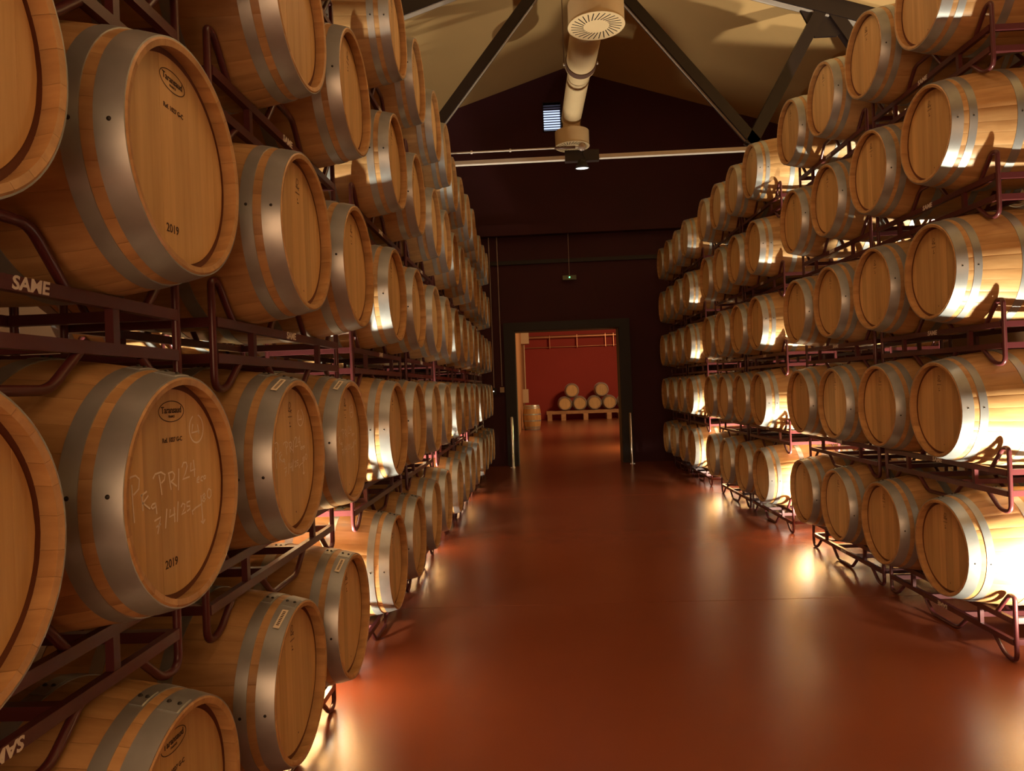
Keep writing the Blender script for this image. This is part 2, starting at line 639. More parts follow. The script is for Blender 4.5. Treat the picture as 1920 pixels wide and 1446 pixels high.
def barrel(loc, rz, label, group, near=False, turn=0.0, mark=None, sticker=False, name='wine_barrel', cat='barrel', flank_sign=1):
    """loc = the point on the front head plane at the barrel's axis"""
    root = bpy.data.objects.new(name, None)
    COL.objects.link(root)
    root.empty_display_size = 0.1
    c, s = math.cos(rz), math.sin(rz)
    root.location = (loc[0] + BASE_X * c, loc[1] + BASE_X * s, loc[2] + BASE_Z)
    root.rotation_euler = (0, 0, rz)
    tag(root, label, cat, group)
    AX = (0, 0, -BASE_Z)                 # barrel axis above the root
    if near:
        for ang, kind in STAVE_ANG:
            obj('stave', STAVES[kind], root, AX, (-math.radians(ang + turn), 0, 0))
        for me in BOARDS:
            obj('head_board', me, root, AX)
    else:
        obj('stave_shell', SHELL, root, AX, (-math.radians(turn), 0, 0))
        obj('head', HEAD, root, AX)
    obj('head', HEAD, root, AX, (0, 0, PI))
    obj('croze_shade_ring', CROZE, root, AX)
    for i, me in enumerate(HOOPS):
        h = obj('hoop', me, root, AX)
        h2 = obj('hoop', me, root, AX, (0, 0, PI))
        if near:
            ta = -math.radians(4.0 + turn * 0.4)
            obj('hoop_lap', CLASPS[i], h, (0, 0, 0), (ta, 0, 0))
            obj('lap_rivets', RIVETS[i], h, (0, 0, 0), (ta, 0, 0))
            obj('rivet', FLANK[i], h, (0, 0, 0), (flank_sign * math.radians(92 + turn * 1.5), 0, 0))
            if i < 2:
                obj('hoop_lap', CLASPS[i], h2, (0, 0, 0), (-ta, 0, 0))
    hx = HX - BASE_X - 0.0004

    def mk(nm, me, u, v):
        obj(nm, me, root, (hx, -u, v - BASE_Z))
    if mark == 'oval' or mark == 'oval_chalk':
        mk('oval_mark', MK_OVAL, -0.006, 0.200)
        mk('oval_lettering', MK_NAME, -0.006, 0.203)
        mk('small_lettering', MK_FR, -0.006, 0.187)
        mk('reference_stamp', MK_REF, -0.006, 0.128)
        mk('year_stamp', MK_YEAR, -0.030, -0.178)
    elif mark == 'r' or mark == 'r_chalk':
        mk('cooper_mark', MK_R, 0.0, 0.185)
        mk('stamp_line', MK_DOT, 0.0, 0.150)
        mk('plug_dot', MK_SPOT, 0.03, -0.21)
    if mark == 'oval_chalk':
        for nm, me in MK_CHALK:
            obj(nm, me, root, (hx, 0, -BASE_Z))
    if mark == 'r_chalk':
        for nm, me in MK_CHALK2:
            obj(nm, me, root, (hx, 0, -BASE_Z))
    if sticker:
        t = math.radians(flank_sign * 25)
        r = rad(0.032) + 0.0040
        st = obj('sticker', STICK, root, (0.032 - BASE_X, -r * math.sin(t), r * math.cos(t) - BASE_Z), (t, -0.18, 0))
        obj('sticker_print', STICKTXT, st)
    return root


# ------------------------------------------------------------------ rack meshes (local x into the rack, y along it, z up from the feet)
FX = (0.225, 0.725)
TR = 0.0125


def loop_pts(sgn):
    q = sgn
    return [(0, q * 0.470, 0.128), (0, q * 0.506, 0.105), (0, q * 0.614, 0.0125), (0, q * 0.704, 0.0125), (0, q * 0.704, 0.3725), (0, q * 0.658, 0.3725), (0, q * 0.541, 0.240), (0, q * 0.490, 0.222)]


LOOPS = []
for q in (-1, 1):
    b = MB()
    b.tube(rounded(loop_pts(q)[1:-1], 0.05, 5), TR, 10)
    LOOPS.append(b.mesh('end_loop', M_RACK))
b = MB()
b.tube(rounded([(0, -0.250, 0.105), (0, -0.142, 0.0125), (0, 0.142, 0.0125), (0, 0.250, 0.105)], 0.035, 4), TR, 10)
LOWSAD = b.mesh('saddle_bracket', M_RACK)
b = MB()
b.tube(rounded([(0, -0.215, 0.240), (0, -0.098, 0.3725), (0, 0.098, 0.3725), (0, 0.215, 0.240)], 0.035, 4), TR, 10)
UPSAD = b.mesh('saddle_bracket', M_RACK)
b = MB()
b.box((-0.0125, -0.692, -0.016), (0.0125, 0.692, 0.016))
RAIL = b.mesh('rail', M_RACK)
b = MB()
b.box((-0.011, -0.014, 0.131), (0.011, 0.014, 0.219))
POST = b.mesh('post', M_RACK)
b = MB()
b.box((FX[0] + 0.0125, -0.015, -0.016), (FX[1] - 0.0125, 0.015, 0.016))
CROSS = b.mesh('crossbar', M_RACK)
SAME_N = text_mesh('SAME', 0.040, M_WHITE, 'lettering', shear=0.15, bold=0.0012, sx=1.15)
SAME_F = text_mesh('SAME', 0.040, M_WHITE, 'lettering', flip=True, shear=0.15, bold=0.0012, sx=1.15)
# joined frames for the racks far off or behind


def join_frame():
    b = MB()
    for q in (-1, 1):
        b.tube(rounded(loop_pts(q)[1:-1], 0.05, 3), TR, 6)
    b.tube([(0, -0.250, 0.105), (0, -0.142, 0.0125), (0, 0.142, 0.0125), (0, 0.250, 0.105)], TR, 6)
    b.tube([(0, -0.215, 0.240), (0, -0.098, 0.3725), (0, 0.098, 0.3725), (0, 0.215, 0.240)], TR, 6)
    b.box((-0.0125, -0.692, 0.099), (0.0125, 0.692, 0.131))
    b.box((-0.0125, -0.692, 0.219), (0.0125, 0.692, 0.251))
    for y in (-0.385, 0.385):
        b.box((-0.011, y - 0.014, 0.131), (0.011, y + 0.014, 0.219))
    return b.mesh('side_frame', M_RACK)


FRAME = join_frame()


def rack(loc, rz, label, group, near=True, flip=False, let_y=0.0):
    root = bpy.data.objects.new('barrel_rack', None)
    COL.objects.link(root)
    root.empty_display_size = 0.1
    root.location = loc
    root.rotation_euler = (0, 0, rz)
    tag(root, label, 'rack', group)
    for fx in FX:
        if not near:
            obj('side_frame', FRAME, root, (fx, 0, 0))
            continue
        for me in LOOPS:
            obj('end_loop', me, root, (fx, 0, 0))
        obj('saddle_bracket', LOWSAD, root, (fx, 0, 0))
        obj('saddle_bracket', UPSAD, root, (fx, 0, 0))
        for z in (0.115, 0.235):
            obj('rail', RAIL, root, (fx, 0, z))
        for y in (-0.385, 0.385):
            obj('post', POST, root, (fx, y, 0))
    for y in (-0.677, -0.19, 0.19, 0.677):
        for z in ((0.115, 0.235) if abs(y) > 0.5 else (0.115,)):
            obj('crossbar', CROSS, root, (0, y, z))
    z, me = (0.115, SAME_F) if flip else (0.235, SAME_N)
    obj('lettering', me, root, (FX[0] - 0.0130, let_y, z))
    return root


# ------------------------------------------------------------------ setting
HALL_X0, HALL_X1, HALL_Y0, WALL_Y = -6.6, 8.1, -3.75, 14.9
RIDGE_X, RIDGE_Z, SLOPE = 0.74, 8.3, 0.32
ROOM_X0, ROOM_X1, ROOM_Y1, ROOM_H = -0.78, 6.5, 35.6, 5.2
WT = 0.45            # end-wall thickness

fl = struct(obj('floor', MB().box((HALL_X0 - 0.3, HALL_Y0 - 0.3, -0.20), (HALL_X1 + 0.3, ROOM_Y1 + 0.3, -0.012)).mesh('floor', M_JOINT)))
ysplit = [HALL_Y0 - 0.3, 0.2, 5.35, 10.5, WALL_Y + 0.1, 21.0, 28.0, ROOM_Y1 + 0.3]
for y0, y1 in zip(ysplit[:-1], ysplit[1:]):
    b = MB().box((HALL_X0 - 0.3, y0 + 0.004, -0.012), (HALL_X1 + 0.3, y1 - 0.004, 0.0))
    obj('floor_slab', b.mesh('floor_slab', M_FLOOR), fl)


def roof_z(x):
    return RIDGE_Z - SLOPE * abs(x - RIDGE_X)


# ceiling: two sloping planes with thickness
b = MB()
for xa, xb in ((HALL_X0 - 0.3, RIDGE_X), (RIDGE_X, HALL_X1 + 0.3)):
    za, zb = roof_z(xa), roof_z(xb)
    y0, y1 = HALL_Y0 - 0.3, WALL_Y + WT
    vs = [(xa, y0, za), (xb, y0, zb), (xb, y1, zb), (xa, y1, za), (xa, y0, za + 0.2), (xb, y0, zb + 0.2), (xb, y1, zb + 0.2), (xa, y1, za + 0.2)]
    b.add(vs, [(0, 3, 2, 1), (4, 5, 6, 7), (0, 1, 5, 4), (1, 2, 6, 5), (2, 3, 7, 6), (3, 0, 4, 7)])
struct(obj('ceiling', b.mesh('ceiling', M_CEIL)))
for nm, x0, x1 in (('wall_left', HALL_X0 - 0.3, HALL_X0), ('wall_right', HALL_X1, HALL_X1 + 0.3)):
    b = MB().box((x0, HALL_Y0 - 0.3, 0), (x1, WALL_Y + WT, 5.98))
    struct(obj(nm, b.mesh(nm, M_SIDE)))
b = MB()
b.add([(x, y, z) for y in (HALL_Y0 - 0.3, HALL_Y0) for x, z in ((HALL_X0, 0), (HALL_X1, 0), (HALL_X1, roof_z(HALL_X1)), (RIDGE_X, RIDGE_Z), (HALL_X0, roof_z(HALL_X0)))],
      [(0, 1, 2, 3, 4), (9, 8, 7, 6, 5)] + [(i, i + 5, (i + 1) % 5 + 5, (i + 1) % 5) for i in range(5)])
struct(obj('wall_back', b.mesh('wall_back', M_SIDE)))

# unseen glowing entrance in the back wall, added to house the rear fill
b = MB()
for x in (-2.16, -0.68, 0.82, 2.30):
    b.box((x - 0.06, HALL_Y0 + 0.002, 0.0), (x + 0.06, HALL_Y0 + 0.09, 3.60))
b.box((-2.10, HALL_Y0 + 0.002, 3.50), (2.24, HALL_Y0 + 0.09, 3.60))
b.box((-2.10, HALL_Y0 + 0.002, 0.0), (2.24, HALL_Y0 + 0.09, 0.28))
d2 = struct(obj('added_door', b.mesh('added_door', M_BLACK)))
for x0, x1 in ((-2.10, -0.74), (-0.62, 0.76), (0.88, 2.24)):
    obj('fill_pane', MB().box((x0, HALL_Y0 + 0.03, 0.28), (x1, HALL_Y0 + 0.04, 3.50)).mesh('fill_pane', M_FILL_PANE), d2)

# end wall with the doorway
DX0, DX1, DZ = -0.51, 1.68, 2.83
b = MB()


def wallpiece(x0, x1, z0, z1a, z1b):
    y0, y1 = WALL_Y, WALL_Y + WT
    vs = [(x0, y0, z0), (x1, y0, z0), (x1, y1, z0), (x0, y1, z0), (x0, y0, z1a), (x1, y0, z1b), (x1, y1, z1b), (x0, y1, z1a)]
    b.add(vs, [(0, 3, 2, 1), (4, 5, 6, 7), (0, 1, 5, 4), (1, 2, 6, 5), (2, 3, 7, 6), (3, 0, 4, 7)])


VX0, VX1, VZ0, VZ1 = 0.26, 0.66, 6.98, 7.60      # ventilation opening in the gable
wallpiece(HALL_X0, DX0, 0, roof_z(HALL_X0), roof_z(DX0))
wallpiece(DX0, DX1, DZ, VZ0, VZ0)
wallpiece(DX1, HALL_X1, 0, roof_z(DX1), roof_z(HALL_X1))
wallpiece(DX0, VX0, VZ0, roof_z(DX0), roof_z(VX0))
wallpiece(VX0, VX1, VZ1, roof_z(VX0), roof_z(VX1))
wallpiece(VX1, RIDGE_X, VZ0, roof_z(VX1), RIDGE_Z)
wallpiece(RIDGE_X, DX1, VZ0, RIDGE_Z, roof_z(DX1))
struct(obj('wall_end', b.mesh('wall_end', M_WALL)))
# black portal round the doorway, floor to lintel
b = MB()
b.box((DX0 - 0.22, WALL_Y - 0.06, 0), (DX0, WALL_Y - 0.002, DZ + 0.17))
b.box((DX1, WALL_Y - 0.06, 0), (DX1 + 0.22, WALL_Y - 0.002, DZ + 0.17))
b.box((DX0, WALL_Y - 0.06, DZ), (DX1, WALL_Y - 0.002, DZ + 0.17))
b.box((DX0, WALL_Y - 0.002, 0), (DX0 + 0.012, WALL_Y + WT, DZ))
b.box((DX1 - 0.012, WALL_Y - 0.002, 0), (DX1, WALL_Y + WT, DZ))
b.box((DX0, WALL_Y - 0.002, DZ - 0.012), (DX1, WALL_Y + WT, DZ))
struct(obj('door_1', b.mesh('door_1', M_BLACK)))
# beam and narrow ledge across the end wall
b = MB().box((HALL_X0, WALL_Y - 0.22, 4.80), (HALL_X1, WALL_Y - 0.002, 5.02))
struct(obj('trim_1', b.mesh('trim_1', M_WALL)))
b = MB().box((HALL_X0, WALL_Y - 0.05, 4.22), (HALL_X1, WALL_Y - 0.002, 4.30))
struct(obj('trim_2', b.mesh('trim_2', M_BLACK)))

# room beyond the doorway
b = MB().box((ROOM_X0 - 0.2, WALL_Y + WT, 0), (ROOM_X0, ROOM_Y1, ROOM_H))
struct(obj('wall_room_left', b.mesh('wall_room_left', plain('ochre_room_wall', (0.48, 0.26, 0.12), 0.8, noise=0.1))))
b = MB().box((ROOM_X1, WALL_Y + WT, 0), (ROOM_X1 + 0.2, ROOM_Y1, ROOM_H))
struct(obj('wall_room_right', b.mesh('wall_room_right', M_RED)))
b = MB().box((ROOM_X0 - 0.2, ROOM_Y1, 0), (ROOM_X1 + 0.2, ROOM_Y1 + 0.2, ROOM_H))
struct(obj('wall_room_far', b.mesh('wall_room_far', M_RED)))
b = MB().box((ROOM_X0 - 0.2, WALL_Y + WT, ROOM_H), (ROOM_X1 + 0.2, ROOM_Y1 + 0.2, ROOM_H + 0.2))
struct(obj('ceiling_room', b.mesh('ceiling_room', M_SIDE)))

# gable ventilation grille
g = bpy.data.objects.new('ventilation_grille', None)
COL.objects.link(g)
g.location = ((VX0 + VX1) / 2, WALL_Y, VZ0)
tag(g, 'louvred ventilation grille letting in bluish daylight high in the dark gable', 'grille')
hw, hh = (VX1 - VX0) / 2, VZ1 - VZ0
b = MB()
b.box((-hw, -0.02, 0), (-hw + 0.02, 0.06, hh)).box((hw - 0.02, -0.02, 0), (hw, 0.06, hh))
b.box((-hw, -0.02, -0.0), (hw, 0.06, 0.02)).box((-hw, -0.02, hh - 0.02), (hw, 0.06, hh))
obj('grille_frame', b.mesh('grille_frame', M_BLACK), g)
b = MB()
b.add([(-hw + 0.02, 0.0, 0.0), (hw - 0.02, 0.0, 0.0), (hw - 0.02, 0.05, 0.036), (-hw + 0.02, 0.05, 0.036),
       (-hw + 0.02, 0.0, 0.006), (hw - 0.02, 0.0, 0.006), (hw - 0.02, 0.05, 0.042), (-hw + 0.02, 0.05, 0.042)],
      [(0, 3, 2, 1), (4, 5, 6, 7), (0, 1, 5, 4), (1, 2, 6, 5), (2, 3, 7, 6), (3, 0, 4, 7)])
SL = b.mesh('slat', M_BLACK)
for i in range(11):
    obj('slat', SL, g, (0, 0, 0.03 + i * 0.053))
b = MB().box((-hw + 0.02, 0.40, 0.02), (hw - 0.02, 0.41, hh - 0.02))
obj('daylight_opening', b.mesh('daylight_opening', M_DAY), g)

# ------------------------------------------------------------------ roof truss
TY = 10.5
tr = bpy.data.objects.new('roof_truss', None)
COL.objects.link(tr)
tr.location = (RIDGE_X, TY, 0)
tag(tr, 'dark steel roof truss with pale lower tie spanning the hall', 'truss')


def tz(x):
    return roof_z(RIDGE_X + x) - 0.13


def tbar(name, a, c, w1, w2, mat, dy=0.0):
    b = MB().bar((a[0], dy, a[1]), (c[0], dy, c[1]), w1, w2, side=(0, 1, 0))
    return obj(name, b.mesh(name, mat), tr)


HALF = 7.2
for q in (-1, 1):
    tbar('top_chord', (q * HALF, tz(HALF)), (0, tz(0)), 0.16, 0.24, M_TRUSS)
    tbar('top_chord_flange', (q * HALF, tz(HALF) - 0.132), (0, tz(0) - 0.132), 0.10, 0.016, M_FLANGE)
    d = tbar('web_strut', (q * 2.55, 5.05), (q * 0.08, tz(0) - 0.05), 0.14, 0.15, M_TRUSS)
    tbar('strut_flange', (q * 2.50, 5.0), (q * 0.02, tz(0) - 0.10), 0.05, 0.02, M_FLANGE)
    tbar('web_strut', (q * 2.45, 5.05), (q * 3.55, tz(3.55) - 0.05), 0.14, 0.17, M_TRUSS)
    tbar('web_strut', (q * 4.9, 5.05), (q * 3.7, tz(3.7) - 0.05), 0.14, 0.17, M_TRUSS)
    b = MB()
    gx, gz = q * 3.6, tz(3.6) - 0.1
    b.add([(gx + dx, dy, gz + dz) for dy in (-0.02, 0.02) for dx, dz in ((-0.35, 0.06), (0.35, -0.16), (0.16, -0.34), (-0.16, -0.34))],
          [(0, 1, 2, 3), (7, 6, 5, 4)] + [(i, i + 4, (i + 1) % 4 + 4, (i + 1) % 4) for i in range(4)])
    obj('gusset_plate', b.mesh('gusset_plate', M_TRUSS), tr)
    tbar('lower_tie', (q * HALF, 5.0), (q * 0.22, 5.0), 0.08, 0.055, M_FLANGE)
b = MB().box((-0.25, -0.05, 4.94), (0.25, 0.05, 5.10))
obj('splice_plate', b.mesh('splice_plate', M_TRUSS), tr)

# track pipe with junction box and the spot lamp hung from the tie
cp = bpy.data.objects.new('lamp_conduit', None)
COL.objects.link(cp)
cp.location = (RIDGE_X, TY - 0.12, 5.12)
tag(cp, 'thin pale conduit running above the truss tie to a round junction box', 'conduit')
obj('pipe', MB().tube([(-6.5, 0, 0), (-0.06, 0, 0)], 0.013, 8).mesh('pipe', M_FLANGE), cp)
for x in (-1.62, -1.05, -2.3, -3.4):
    obj('clip', MB().lathe([(0.02, -0.015), (0.024, -0.01), (0.024, 0.01), (0.02, 0.015)], 12, 'x', (x, 0, 0)).mesh('clip', M_FLANGE), cp)
obj('sleeve', MB().lathe([(0.014, -0.40), (0.021, -0.40), (0.021, -0.10), (0.014, -0.10)], 12, 'x').mesh('sleeve', M_DUCTD), cp)
obj('junction_box', MB().lathe([(0.0, -0.03), (0.055, -0.03), (0.058, 0.0), (0.055, 0.03), (0.0, 0.03)], 20, 'y').mesh('junction_box', M_COND), cp)

sl = bpy.data.objects.new('spot_lamp', None)
COL.objects.link(sl)
sl.location = (RIDGE_X - 0.01, TY - 0.12, 4.80)
tag(sl, 'small black spot lamp with lit white lens hanging under the truss tie', 'lamp')
obj('bracket', MB().tube(rounded([(0.02, 0, 0.27), (0.02, 0, 0.2), (0.06, 0, 0.14), (0.04, 0, 0.09)], 0.03), 0.009, 8).mesh('bracket', M_BLACK), sl)
hd = obj('lamp_housing', MB().lathe([(0.0, 0.13), (0.05, 0.13), (0.062, 0.10), (0.062, 0.085), (0.075, 0.08), (0.075, 0.06), (0.085, 0.055), (0.108, 0.0), (0.100, 0.0), (0.09, 0.012)], 24).mesh('lamp_housing', M_BLACK), sl, (0, 0, 0), (0.10, 0, 0))
obj('lens', MB().lathe([(0.0, 0.008), (0.095, 0.008), (0.095, 0.012), (0.0, 0.012)], 24).mesh('lens', M_SPOT), hd)
light('spot_lamp_light', 'SPOT', (RIDGE_X, TY - 0.12, 4.76), 60, (1, 0.9, 0.75), (RIDGE_X, TY - 1.0, 0.0), spot_size=1.0, spot_blend=0.6, shadow_soft_size=0.08)

# ------------------------------------------------------------------ ventilation duct
du = bpy.data.objects.new('ventilation_duct', None)
COL.objects.link(du)
DUX, DUZ = 0.78, 6.16
du.location = (DUX, 8.0, DUZ)
du.rotation_euler = (0, 0, 0.022)
tag(du, 'round cream ventilation duct along the ridge with two swirl diffusers', 'duct')


def seg(name, y0, y1, r, mat=M_DUCT):
    b = MB().lathe([(0.0, y0), (r, y0), (r, y1), (0.0, y1)], 40, 'y')
    return obj(name, b.mesh(name, mat, auto=math.radians(40)), du)


seg('duct_section', -6.5, -0.02, 0.205)
seg('duct_section', 0.0, 1.95, 0.205)
seg('duct_section', 2.10, 4.05, 0.165)
seg('joint_band', 1.88, 2.0, 0.219, M_DUCTD)
b = MB().lathe([(0.205, 1.95), (0.218, 2.0), (0.218, 2.03), (0.165, 2.10)], 40, 'y')
obj('reducer', b.mesh('reducer', M_DUCT), du)
b = MB()
for q in (-1, 1):
    b.tube([(q * 0.232, 2.0, 0), (q * 0.232, 2.0, 1.95)], 0.006, 6)
obj('hanger_rods', b.mesh('hanger_rods', M_DUCTD), du)
for q in (-1, 1):
    obj('hanger_bolt', MB().lathe([(0.0, -0.016), (0.014, -0.016), (0.014, 0.016), (0.0, 0.016)], 10, 'z', (q * 0.232, 2.0, 0)).mesh('hanger_bolt', M_FLANGE), du)


def diffuser(y, r):
    z0 = -0.48
    n = obj('drop_collar', MB().lathe([(0.15, z0 + 0.2), (0.15, -0.05)], 32, 'z', (0, y, 0)).mesh('drop_collar', M_DUCT), du)
    dr = obj('plenum_drum', MB().lathe([(0.14, z0 + 0.24), (r, z0 + 0.24), (r, z0), (r - 0.004, z0)], 48, 'z', (0, y, 0)).mesh('plenum_drum', M_DUCT, auto=math.radians(40)), du)
    fc = obj('diffuser_face', MB().lathe([(0.0, z0 + 0.002), (r * 0.98, z0 + 0.002), (r * 1.02, z0 - 0.006), (r * 1.02, z0 - 0.012), (0.0, z0 - 0.012)][::-1], 48, 'z', (0, y, 0)).mesh('diffuser_face', M_DUCT, auto=math.radians(30)), du)
    b = MB()
    k = 28
    for i in range(k):
        t = 2 * PI * i / k
        a = Vector((math.cos(t), math.sin(t), 0))
        q = Vector((math.cos(t + 0.25), math.sin(t + 0.25), 0))
        b.bar(a * (r * 0.46) + Vector((0, y, z0 - 0.0125)), q * (r * 0.90) + Vector((0, y, z0 - 0.0125)), 0.003, 0.011, side=(0, 0, 1))
    obj('swirl_slots', b.mesh('swirl_slots', M_BLACK), fc)


diffuser(0.0, 0.315)
diffuser(4.0, 0.285)

cl = bpy.data.objects.new('ceiling_fill_strip', None)  # unseen hung housing, added to carry the overhead aisle fill
COL.objects.link(cl)
cl.location = (0.74, 3.3, 5.305)
tag(cl, 'long added fill strip hung by rods over the aisle before the duct diffusers', 'lamp')
obj('lamp_housing', MB().box((-0.32, -3.02, 0.004), (0.32, 3.02, 0.07)).mesh('lamp_housing', M_BLACK), cl)  # housing of the added fill strip
obj('diffuser', MB().box((-0.30, -3.0, 0.0), (0.30, 3.0, 0.004)).mesh('diffuser', M_STRIP), cl)  # glowing face of the added fill strip
for x in (-0.29, 0.29):
    for y in (-2.7, 2.7):
        obj('hanger_rod', MB().tube([(x, y, 0.07), (x, y, roof_z(0.74 + x) - 5.305)], 0.006, 6).mesh('hanger_rod', M_BLACK), cl)

# ------------------------------------------------------------------ end-wall fittings
ex = bpy.data.objects.new('exit_sign', None)
COL.objects.link(ex)
ex.location = (0.69, WALL_Y - 0.12, 3.84)
tag(ex, 'small emergency light box with a green lamp hung above the doorway', 'sign')
obj('sign_box', MB().box((-0.14, -0.03, 0), (0.14, 0.03, 0.09)).mesh('sign_box', M_SIGN), ex)
obj('green_lamp', MB().lathe([(0.0, -0.036), (0.012, -0.034), (0.014, -0.03)], 12, 'y', (0.0, 0, 0.05)).mesh('green_lamp', M_LED), ex)
obj('hanging_rod', MB().tube([(0, 0, 0.09), (0, 0, 0.96)], 0.006, 6).mesh('hanging_rod', M_COND), ex)
for i, (x, zb, lab) in enumerate(((-0.97, 1.56, 'grey conduit with a dark switch box on the end wall beside the racks'),
                                  (-0.80, 1.60, 'grey conduit with a pale socket box between switch and doorway'))):
    c = bpy.data.objects.new('wall_conduit', None)
    COL.objects.link(c)
    c.location = (x, WALL_Y, zb)
    tag(c, lab, 'conduit')
    obj('pipe', MB().tube([(0, -0.02, 0.08), (0, -0.02, 2.66), ], 0.011, 8).mesh('pipe', M_COND), c)
    obj('pipe', MB().tube([(0, -0.07, 2.60), (0, -0.07, 3.24), ], 0.011, 8).mesh('pipe', M_COND), c)
    obj('wall_box', MB().box((-0.045, -0.055, -0.05), (0.045, -0.001, 0.09 if i == 0 else 0.06)).mesh('wall_box', M_BLACK if i == 0 else M_BOX), c)
    if i == 0:
        obj('indicator', MB().box((-0.02, -0.06, 0.01), (0.0, -0.055, 0.03)).mesh('indicator', M_SPOT), c)
for x, lab in ((-0.62, 'slim stainless guard post at the doorway jamb next to the wall conduits'), (1.83, 'slim stainless guard post at the doorway jamb away from the wall conduits')):
    c = bpy.data.objects.new('guard_post', None)
    COL.objects.link(c)
    c.location = (x, WALL_Y - 0.26, 0)
    tag(c, lab, 'post')
    obj('base_plate', MB().box((-0.05, -0.05, 0), (0.05, 0.05, 0.008)).mesh('base_plate', M_STAIN), c)
    obj('tube', MB().lathe([(0.03, 0.008), (0.03, 1.03), (0.026, 1.045), (0.0, 1.045)], 20).mesh('tube', M_STAIN), c)

# ------------------------------------------------------------------ barrels and racks
PITCH_Z, ROW0 = 0.832, 0.585
LEFT_HEAD = [[a + q * t for t in range(5)] for a, q in ((-0.920, 0.029), (-0.920, 0.029), (-0.915, 0.014), (-0.915, 0.0))]
RIGHT_HEAD = [[2.371] * 5] * 3
LB = [[1.007, 1.767, 2.613, 3.369], [4.413, 5.164, 6.06, 6.82], [7.80, 8.56, 9.32, 10.08], [11.08, 11.84, 12.64, 13.40]]
RBK = [[4.394, 5.139, 5.902, 6.682], [7.87, 8.623, 9.381, 10.142], [11.40, 12.16, 12.97, 13.73]]
RACK_DX = {('L', 0, 1, 2): 0.02, ('L', 0, 1, 1): -0.006, ('L', 0, 1, 3): 0.006}
RACK_DZ = {}
ORD = ['', 'first', 'second', 'third', 'fourth', 'fifth', 'sixth', 'seventh', 'eighth', 'ninth', 'tenth', 'eleventh', 'twelfth', 'thirteenth', 'fourteenth', 'fifteenth', 'sixteenth']
TIER = ['floor tier', 'second tier', 'third tier', 'fourth tier', 'top tier']
SIDE = {'L': 'conduit side', 'R': 'across from the conduits'}

SPECIAL = {
    ('L', 0, 1, 1): ('oval_chalk', 'oak barrel chalked PR/24 eco 7/4/25 below a black oval stamp'),
    ('L', 0, 1, 2): ('oval', 'oak barrel with black oval stamp and 2019 on a clean unchalked head'),
    ('L', 0, 1, 0): ('oval', 'oak floor-tier barrel with black oval stamp on its head'),
    ('L', 0, 2, 1): ('r_chalk', 'oak barrel with round cooper mark, chalk writing and a hoop sticker, second tier'),
}
STICKERS = {('L', 0, 2, 0), ('L', 0, 2, 1), ('L', 0, 3, 0), ('L', 0, 3, 1)}


def build_side(side, blocks, all_heads, rz):
    nb = len(blocks)
    for bi, ys in enumerate(blocks):
        heads = all_heads[bi]
        for t in range(5):
            hx = heads[t]
            for k in (0, 1):
                ya, yb = ys[2 * k], ys[2 * k + 1]
                dy = 0.0
                hx = heads[t] + RACK_DX.get((side, bi, k, t), 0.0)
                zb = PITCH_Z * t + RACK_DZ.get((side, bi, k, t), 0.0)
                from_end = (nb - 1 - bi) * 2 + (2 - k)
                near = (side == 'L' and bi <= 1) or (side == 'R' and bi <= 1)
                rack((hx, (ya + yb) / 2 + dy, zb), rz,
                     f'burgundy steel rack under {TIER[t]}, {ORD[from_end]} rack from the end wall, {SIDE[side]}',
                     'barrel racks lining the aisle', near, flip=(t == 0 or (side == 'L' and bi == 0 and t == 1 and k == 0)), let_y=-0.08 if (side == 'L' and bi == 0 and k == 0 and t > 1) else 0.0)
                yc = (ya + yb) / 2
                for j, yy in enumerate((yc - 0.378, yc + 0.378)):
                    ci = 2 * k + j
                    fe = (nb - 1 - bi) * 4 + (4 - ci)
                    key = (side, bi, ci, t)
                    mk, lab = SPECIAL.get(key, (None, None))
                    nr = (side == 'L' and (bi == 0 or (bi == 1 and ci < 2))) or (side == 'R' and (bi == 0 or (bi == 1 and ci == 0)))
                    if mk is None and nr and not (side == 'L' and bi == 0 and ci == 0):
                        mk = 'r'
                    if key == ('L', 0, 3, 1):
                        mk = 'r_chalk'
                    if lab is None:
                        lab = f'oak wine barrel, {TIER[t]}, {ORD[fe]} from the end wall, {SIDE[side]}'
                    barrel((hx + random.uniform(-0.004, 0.004), yy + dy, ROW0 + zb), rz, lab, 'wine barrels racked along the aisle', near=nr,
                           turn=random.uniform(-6, 6), mark=mk, sticker=key in STICKERS, flank_sign=(1 if side == 'R' else -1))


build_side('L', LB, LEFT_HEAD, PI)
build_side('R', RBK, RIGHT_HEAD, 0.0)
# second line of stacks behind, seen through the openings
for side, ys, heads, rz in (('L', LB[1][:2], -1.98, PI), ('L', LB[2][:2], -1.98, PI), ('R', RBK[0][:2], 3.44, 0.0), ('R', RBK[1][:2], 3.44, 0.0), ('R', RBK[2][:2], 3.44, 0.0)):
    for t in range(5):
        yc = sum(ys) / 2
        nth = {LB[1][0]: 'second', LB[2][0]: 'third', RBK[0][0]: 'first', RBK[1][0]: 'second', RBK[2][0]: 'third'}[ys[0]]
        rack((heads, yc, PITCH_Z * t), rz, f'burgundy rear-line rack under {TIER[t]}, past {nth} lamp gap, {SIDE[side]}', 'racks of the rear line', False, flip=(t == 0))
        for j, yy in enumerate((yc - 0.378, yc + 0.378)):
            barrel((heads, yy, ROW0 + PITCH_Z * t), rz, f'rear-line oak barrel, {TIER[t]}, {["beside", "one along from"][j]} {nth} lamp gap, {SIDE[side]}', 'barrels of the rear line', turn=random.uniform(-6, 6))

# ------------------------------------------------------------------ floodlights standing in the gaps between stacks


